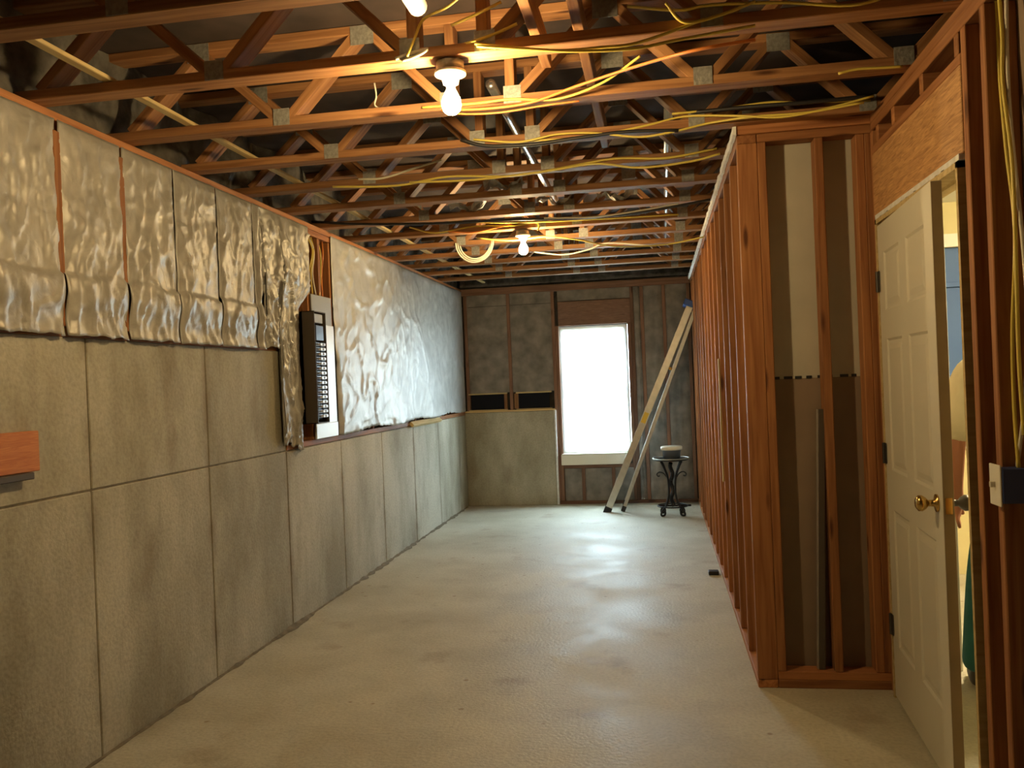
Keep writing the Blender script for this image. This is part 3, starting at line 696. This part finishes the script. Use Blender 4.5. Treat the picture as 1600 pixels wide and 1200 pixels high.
# ------------------------------------------------------------------ bare bulbs
def bulb_fixture(x, y, label):
    t = thing('light_fixture', label, 'light', (x, y, ZC), 'bare bulb lampholders')
    lathe('junction_box', [(.050, 0), (.050, .034), (.045, .036), (.002, .036)], (x, y, ZC-.037), 'galv', t, 8)
    lathe('lampholder', [(.056, 0), (.055, -.010), (.032, -.018), (.026, -.042), (.002, -.043)], (x, y, ZC-.038), 'porcelain', t)
    b = lathe('bulb', [(.014, 0), (.015, -.016), (.024, -.034), (.033, -.055), (.035, -.072), (.030, -.090), (.018, -.102), (.002, -.106)], (x, y, ZC-.081), 'bulb_glow', t, 16)
    lathe('screw_base', [(.0135, .006), (.0135, -.001), (.012, -.002)], (x, y, ZC-.080), 'brass', b, 12)
bulb_fixture(-.672, TY(1)+.01, 'bare glowing bulb in a white lampholder beside the white pipe end')
bulb_fixture(-.945, TY(7)+.01, 'bare glowing bulb hanging by the cable coil toward the window')

# ------------------------------------------------------------------ cables across the trusses
NC = [0]
def cable(label, mat, pts, r=.0052, group='cables strung through the trusses'):
    """pts: (px, py, y of the truss that carries it)"""
    NC[0] += 1; off = .009*((NC[0] % 3)-1)
    P = [at(a, b, 1, c-off) for a, b, c in pts]
    tag(tube('electrical_cable', P, r, mat), label, 'cable', group)
t1, t2, t3, t4, t5, t6, t7, t8 = [TY(k)-.055 for k in range(1, 9)]
cable('yellow cable running right from the bright bulb along its truss', 'cable_yellow', [(742, 68, t1), (800, 74, t1), (870, 79, t1), (940, 74, t1), (1000, 66, t1), (1100, 30, t1)])
cable('pair-laid yellow cable under the first along the bulb truss', 'cable_yellow', [(745, 72, t1), (830, 77, t1), (900, 80, t1), (990, 76, t1), (1060, 62, t1), (1180, 40, t1)])
cable('yellow cable rising from the bulb box past the short brace board', 'cable_yellow', [(690, 78, t1+.06), (735, 66, t1), (775, 52, t1), (808, 37, t1)])
cable('yellow cable looping up past the white pipe end', 'cable_yellow', [(636, 88, t1), (648, 60, t1), (662, 30, t1), (700, 10, t1-.05), (735, -20, t1-.1)])
cable('yellow cable strung high above the bulb toward the ceiling', 'cable_yellow', [(705, 40, t1), (745, 22, t1), (783, 3, t1)])
cable('white cable loop clipped left of the bright bulb', 'cable_white', [(618, 92, t1), (640, 84, t1), (668, 77, t1), (650, 88, t1), (628, 95, t1)], .006)
cable('orange cable sweeping up right from the second truss', 'cable_orange', [(690, 172, t2), (760, 170, t2), (830, 160, t2), (900, 135, t2-.1), (990, 105, t2-.25), (1080, 80, t1+.1), (1180, 62, t1+.1)], .006)
cable('yellow cable crossing the orange one on the second truss', 'cable_yellow', [(660, 168, t2), (740, 162, t2), (800, 155, t2), (870, 155, t2), (940, 130, t2-.1), (1000, 88, t2-.3)])
cable('thin orange cable drooping under the second truss', 'cable_orange', [(690, 170, t2), (720, 178, t2), (780, 176, t2), (850, 165, t2), (905, 158, t2)], .004)
cable('white cable hooks hanging on the second truss', 'cable_white', [(585, 130, t2+.1), (588, 150, t2+.1), (586, 165, t2+.1), (600, 172, t2+.1)], .004)
cable('yellow cable draped along the third truss to the stud wall', 'cable_yellow', [(740, 218, t3), (810, 222, t3), (870, 210, t3), (930, 208, t3), (1000, 214, t3), (1060, 204, t3), (1110, 192, t3), (1180, 182, t3-.1), (1260, 176, t3-.15), (1350, 160, t3-.2)])
cable('second yellow cable lying along the third truss to the door', 'cable_yellow', [(830, 220, t3), (920, 214, t3), (1010, 196, t3), (1070, 182, t3), (1150, 181, t3-.1), (1220, 183, t3-.15), (1290, 170, t3-.18), (1365, 150, t3-.2)])
cable('yellow cable resting on the nook top plate', 'cable_yellow', [(1050, 178, t3), (1130, 170, t3), (1200, 160, t3), (1250, 160, t3), (1360, 157, t3)])
cable('thick black cable bundle along the third truss', 'cable_black', [(720, 218, t3), (760, 228, t3), (830, 226, t3), (900, 216, t3), (980, 206, t3), (1060, 204, t3)], .009)
cable('black cable lying over the nook top plate', 'cable_black', [(1080, 176, t3), (1160, 168, t3-.05), (1260, 160, t3-.1), (1365, 150, t3-.1)], .009)
cable('yellow cable high along the right of the bulb truss', 'cable_yellow', [(980, 10, t1), (1060, 16, t1), (1110, 8, t1), (1220, 4, t1), (1330, 8, t1), (1400, -10, t1)])
cable('yellow cable crossing above the bulb truss near the door', 'cable_yellow', [(1040, 5, t1), (1070, 35, t1), (1130, 22, t1), (1180, 2, t1)])
cable('short yellow cable end at the door wall top plate', 'cable_yellow', [(1310, 115, t2), (1340, 108, t2), (1375, 106, t2), (1410, 104, t2)])
for k, (lab, m_, pts) in enumerate([
    ('yellow cable wave along the fourth truss', 'cable_yellow', [(520, 292, t4), (620, 290, t4), (700, 276, t4), (800, 275, t4), (880, 262, t4), (960, 248, t4), (1040, 247, t4), (1120, 232, t4)]),
    ('second yellow cable along the fourth truss', 'cable_yellow', [(640, 285, t4), (740, 281, t4), (850, 268, t4), (930, 256, t4), (1000, 262, t4), (1080, 252, t4), (1125, 240, t4)]),
    ('white cable along the fifth truss', 'cable_white', [(560, 280, t4), (600, 278, t4), (650, 262, t4), (690, 250, t4)]),
    ('long thick black cable slung under the sixth truss', 'cable_black', [(470, 345, t6), (560, 350, t6), (680, 349, t6), (800, 343, t6), (900, 341, t6), (1000, 332, t6), (1110, 312, t6)]),
    ('white cable beside the long black cable', 'cable_white', [(850, 341, t6), (930, 339, t6), (1000, 329, t6), (1060, 318, t6)]),
    ('yellow cable feeding the farther bulb', 'cable_yellow', [(640, 355, t7), (680, 364, t7), (740, 354, t7), (800, 353, t7), (835, 348, t7), (842, 354, t7), (840, 360, t7)]),
    ('yellow cable past the farther bulb', 'cable_yellow', [(745, 372, t7+.16), (800, 376, t7+.16), (850, 370, t7+.16), (900, 374, t7+.16), (960, 385, t7+.3), (1040, 382, t8), (1100, 370, t8)]),
    ('second yellow cable past the farther bulb', 'cable_yellow', [(700, 345, t7), (780, 348, t7), (860, 346, t7), (940, 342, t7), (1060, 335, t7)]),
    ('orange cable left of the farther bulb', 'cable_orange', [(700, 362, t7), (740, 363, t7), (775, 356, t7), (800, 350, t7)]),
    ('white cable drooping right of the farther bulb', 'cable_white', [(835, 394, t8), (880, 398, t8), (920, 390, t8), (950, 380, t8), (1020, 384, t8)])]):
    cable(lab, m_, pts, .009 if 'thick' in lab else .006)
# coil of cable
bm = bmesh.new(); c = at(742, 397, 1, TY(8)-.055)
for j in range(3):
    add_tube(bm, [Vector((c.x+(.155-.014*j)*math.cos(a), c.y+.012*j, ZC+.02+(.165-.016*j)*math.sin(a))) for a in [math.pi*(1+q/16) for q in range(17)]], .006, 6, 2)
tag(bm_obj('cable_coil', bm, 'cable_white', smooth=True), 'drooping white cable loop hung under the trusses beyond the farther bulb', 'cable')

# ------------------------------------------------------------------ step ladder leaning on the stud wall
LB = Vector((-.635, 9.36, 0)); LT = Vector((.355, 9.36, 2.235)); ax = (LT-LB).normalized(); nx_ = Vector((ax.z, 0, -ax.x))   # nx_: across the rails, to the right
t = thing('step_ladder', 'folded aluminium step ladder with blue cap leaning on the stud wall', 'ladder', LB)
LL = (LT-LB).length
for s, yo in ((0, 0), (1, .46)):
    tp = .07*s*-1 if s else .0
    b0 = LB+Vector((0, yo, 0))+ax*.05; b1 = LB+Vector((0, yo-(.10 if s else -.06), 0))+ax*(LL-.02)
    r_ = bar('front_rail', b0+nx_*.03, b1+nx_*.03, .022, .072, 'aluminium', t, (0, 1, 0))
    bar('foot', b0-ax*.055+nx_*.03, b0+ax*.02+nx_*.03, .032, .082, 'black_plastic', r_, (0, 1, 0))
    a0 = LB+Vector((.20, yo+.01, 0))+ax*.045; a0.z = .04; a1 = b1+nx_*.095-ax*.03
    r2 = bar('rear_leg', a0, a1, .02, .038, 'alu_dull', t, (0, 1, 0))
    bar('foot', a0-(a1-a0).normalized()*.04, a0+(a1-a0).normalized()*.02, .028, .046, 'black_plastic', r2, (0, 1, 0))
    if s == 0: near0, near1, rear0, rear1 = b0, b1, a0, a1
for k in range(7):
    f_ = (.30*(k+1))/LL
    c0 = near0.lerp(near1, f_)+nx_*.03; yw = .46-(.16*f_)
    bm = bmesh.new(); add_box(bm, (-.038, .038), (.0, yw), (-.012, .012))
    R = Matrix((nx_, Vector((0, 1, 0)), ax)).transposed().to_4x4()
    bm_obj('step', bm, 'aluminium', t, Matrix.Translation(c0) @ R)
for k, f_ in enumerate((.08, .35, .62)):
    c0 = rear0.lerp(rear1, f_); bar('rear_brace', c0, c0+Vector((0, .46-.14*f_, 0)), .02, .02, 'alu_dull', t, (0, 0, 1))
bm = bmesh.new(); add_box(bm, (-.02, .15), (-.03, .36), (-.02, .05), .008)
R = Matrix((nx_, Vector((0, 1, 0)), ax)).transposed().to_4x4()
bm_obj('top_cap', bm, 'blue_plastic', t, Matrix.Translation(near1-nx_*.025-Vector((0, .0, 0))) @ R)
c0 = near0.lerp(near1, .45); bar('label', c0+nx_*.03-ax*.06+Vector((0, -.0125, 0)), c0+nx_*.03+ax*.06+Vector((0, -.0125, 0)), .002, .05, 'yellow_label', t, (0, 1, 0), 0)
c0 = near0.lerp(near1, .70); bar('spreader', c0+nx_*.03, c0+nx_*.12, .012, .03, 'brass', t, (0, 1, 0))

# ------------------------------------------------------------------ wrought-iron plant stand
SC = Vector((.10, 9.10, 0))
t = thing('plant_stand', 'black wrought-iron plant stand with scroll feet beside the ladder', 'plant stand', SC)
lathe('top', [(.02, .572), (.175, .574), (.182, .578), (.182, .586), (.17, .590), (.002, .590)], SC, 'black_iron', t, 28)
bm = bmesh.new(); add_tube(bm, [SC+Vector((.186*math.cos(a), .186*math.sin(a), .594)) for a in [2*math.pi*q/28 for q in range(29)]], .005, 6, 1)
bm_obj('rim', bm, 'alu_dull', t, smooth=True)
for k in range(4):
    a = math.pi/4+k*math.pi/2; d = Vector((math.cos(a), math.sin(a), 0))
    P = [(.150, .570), (.105, .50), (.060, .40), (.046, .30), (.052, .20), (.09, .11), (.155, .055), (.17, .02), (.145, .008), (.115, .02), (.115, .05), (.135, .055)]
    tube('leg', [SC+d*r+Vector((0, 0, z)) for r, z in P], .011, 'black_iron', t, 6, 4)
    P = [(.03, .36), (.075, .43), (.12, .45), (.15, .43), (.14, .405), (.12, .412)]
    a2 = a+math.pi/4; d = Vector((math.cos(a2), math.sin(a2), 0))
    tube('scroll', [SC+d*r+Vector((0, 0, z)) for r, z in P], .006, 'black_iron', t, 6, 4)
bm = bmesh.new(); add_tube(bm, [SC+Vector((.155*math.cos(a), .155*math.sin(a), .098)) for a in [2*math.pi*q/24 for q in range(25)]], .008, 6, 1)
bm_obj('lower_ring', bm, 'black_iron', t, smooth=True)
tube('column', [SC+Vector((.012*math.cos(q*1.3), .012*math.sin(q*1.3), .09+.035*q)) for q in range(14)], .022, 'black_iron', t, 8, 3)
bx('lower_bar', (SC.x-.155, SC.x+.19), (SC.y-.008, SC.y+.008), (.088, .108), 'black_iron', t)
tt = thing('plastic_tub', 'round tub with a white lid on the iron plant stand', 'tub', SC+Vector((.01, 0, .5905)))
lathe('body', [(.085, 0), (.098, .09), (.10, .092), (.002, .092)], SC+Vector((.01, 0, .5905)), 'tub_blue', tt, 24)
lathe('lid', [(.104, .090), (.112, .094), (.112, .122), (.106, .128), (.002, .130)], SC+Vector((.01, 0, .5905)), 'switch_white', tt, 24)
lathe('saucer', [(.02, 0), (.045, .004), (.055, .02), (.05, .02), (.03, .008), (.002, .006)], SC+Vector((-.13, -.02, .5905)), 'tub_blue', None, 18)
tag(bpy.data.objects['saucer'], 'small dark dish at the edge of the iron plant stand', 'dish')

# ------------------------------------------------------------------ person beyond the door
def skin(name, verts, edges, radii, mat, parent, sub=2, root=0):
    me = bpy.data.meshes.new(name); me.from_pydata([tuple(v) for v in verts], edges, []); me.update()
    o = bpy.data.objects.new(name+'_tmp', me); C.objects.link(o)
    o.modifiers.new('skin', 'SKIN'); me.skin_vertices or None
    for i, r in enumerate(radii):
        sv = me.skin_vertices[0].data[i]; sv.radius = r if isinstance(r, tuple) else (r, r); sv.use_root = (i == root)
    s = o.modifiers.new('sub', 'SUBSURF'); s.levels = sub; s.render_levels = sub
    dg = bpy.context.evaluated_depsgraph_get(); dg.update()
    m2 = bpy.data.meshes.new_from_object(o.evaluated_get(dg)); bpy.data.objects.remove(o)
    for p in m2.polygons: p.use_smooth = True
    m2.materials.clear()
    return m2
rx = Vector((.954, -.30, 0)); fy = Vector((.30, .954, 0))
PC = Vector((1.588, 4.045, 0))
def B(x, y, z): return (x, y, z)
PM = Matrix((rx, fy, Vector((0, 0, 1)))).transposed().to_4x4(); PM.translation = PC
t = thing('person', 'person in cream short-sleeved shirt and teal trousers standing behind the ajar door', 'person', mw=PM)
V, E_, R_ = [], [], []
def j(p, r, par=None):
    V.append(p); R_.append(r)
    if par is not None: E_.append((par, len(V)-1))
    return len(V)-1
pel = j((0, 0, .96), (.15, .10)); wst = j((0, 0, 1.12), (.13, .095), pel); che = j((0, 0, 1.32), (.155, .105), wst); upc = j((0, -.01, 1.43), (.12, .08), che)
nk = j((0, 0, 1.51), .055, upc); hd0 = j((0, .02, 1.58), (.068, .075), nk); hd1 = j((0, .025, 1.66), (.078, .095), hd0); hd2 = j((0, .015, 1.74), (.06, .075), hd1)
nose = j((0, .125, 1.635), .012, hd1)
for s in (-1, 1):
    sh = j((s*.205, -.01, 1.43), .058, upc); el = j((s*.29, -.02, 1.13), .043, sh); wr = j((s*.300, .05, .88), .030, el)
    pm = j((s*.297, .065, .80), (.020, .036), wr)
    for q in range(4):
        a = j((s*.298, .03+.022*q, .745), .009, pm); j((s*.290, .034+.02*q, .70+.006*abs(q-1.5)), .008, a)
    th = j((s*.285, .11, .80), .011, pm); j((s*.275, .125, .755), .009, th)
    hp = j((s*.11, 0, .90), .10, pel); kn = j((s*.19, .015, .50), .060, hp); an = j((s*.235, -.01, .09), .042, kn); j((s*.245, .10, .035), (.035, .03), an)
link('body', skin('body', V, E_, R_, 'skin', t), 'skin', t, PM)
V, E_, R_ = [], [], []
a = j((0, 0, .90), (.175, .125)); b = j((0, 0, 1.12), (.155, .12), a); c_ = j((0, 0, 1.32), (.175, .125), b); d_ = j((0, -.01, 1.43), (.13, .09), c_); j((0, 0, 1.475), .075, d_)
for s in (-1, 1):
    q = j((s*.225, -.01, 1.432), .082, d_); q2 = j((s*.265, -.015, 1.25), .086, q); j((s*.285, -.02, 1.09), .084, q2)
link('shirt', skin('shirt', V, E_, R_, 'cream_cloth', t), 'cream_cloth', t, PM)
V, E_, R_ = [], [], []
a = j((0, 0, .97), (.165, .12))
for s in (-1, 1):
    q = j((s*.115, 0, .86), .115, a); q = j((s*.185, .015, .50), .098, q); q = j((s*.225, -.01, .14), .085, q); j((s*.23, -.01, .07), .085, q)
link('trousers', skin('trousers', V, E_, R_, 'teal_cloth', t), 'teal_cloth', t, PM)
for s in (-1, 1):
    V, E_, R_ = [], [], []
    a = j((s*.235, -.04, .05), .045); q = j((s*.243, .06, .045), (.045, .042), a); j((s*.25, .17, .035), (.04, .03), q)
    link('shoe', skin('shoe', V, E_, R_, 'shoe_grey', t), 'shoe_grey', t, PM)
V, E_, R_ = [], [], []
a = j((0, -.03, 1.60), (.07, .06)); q = j((0, -.02, 1.70), (.088, .085), a); j((0, .02, 1.775), (.075, .085), q)
link('hair', skin('hair', V, E_, R_, 'hair', t), 'hair', t, PM)
for s in (-1, 1):
    for nm, mt, rr_, cc in (('eye', 'ceiling_white', .012, (s*.032, .112, 1.665)), ):
        bm = bmesh.new(); bmesh.ops.create_uvsphere(bm, u_segments=10, v_segments=8, radius=rr_); bm_obj(nm, bm, mt, t, PM @ Matrix.Translation(cc), True)
p_ = PC-rx*.30+fy*.22
t = thing('white_board', 'white board standing upright behind the ajar door beside the person', 'board', (p_.x, p_.y, 0))
bar('panel', p_-rx*.20, p_-rx*.20+Vector((0, 0, .74)), .40, .02, 'trim_white', t, rx)
bar('cap', p_-rx*.41+Vector((0, 0, .75)), p_+rx*.01+Vector((0, 0, .75)), .02, .03, 'trim_white', t, (0, 0, 1))
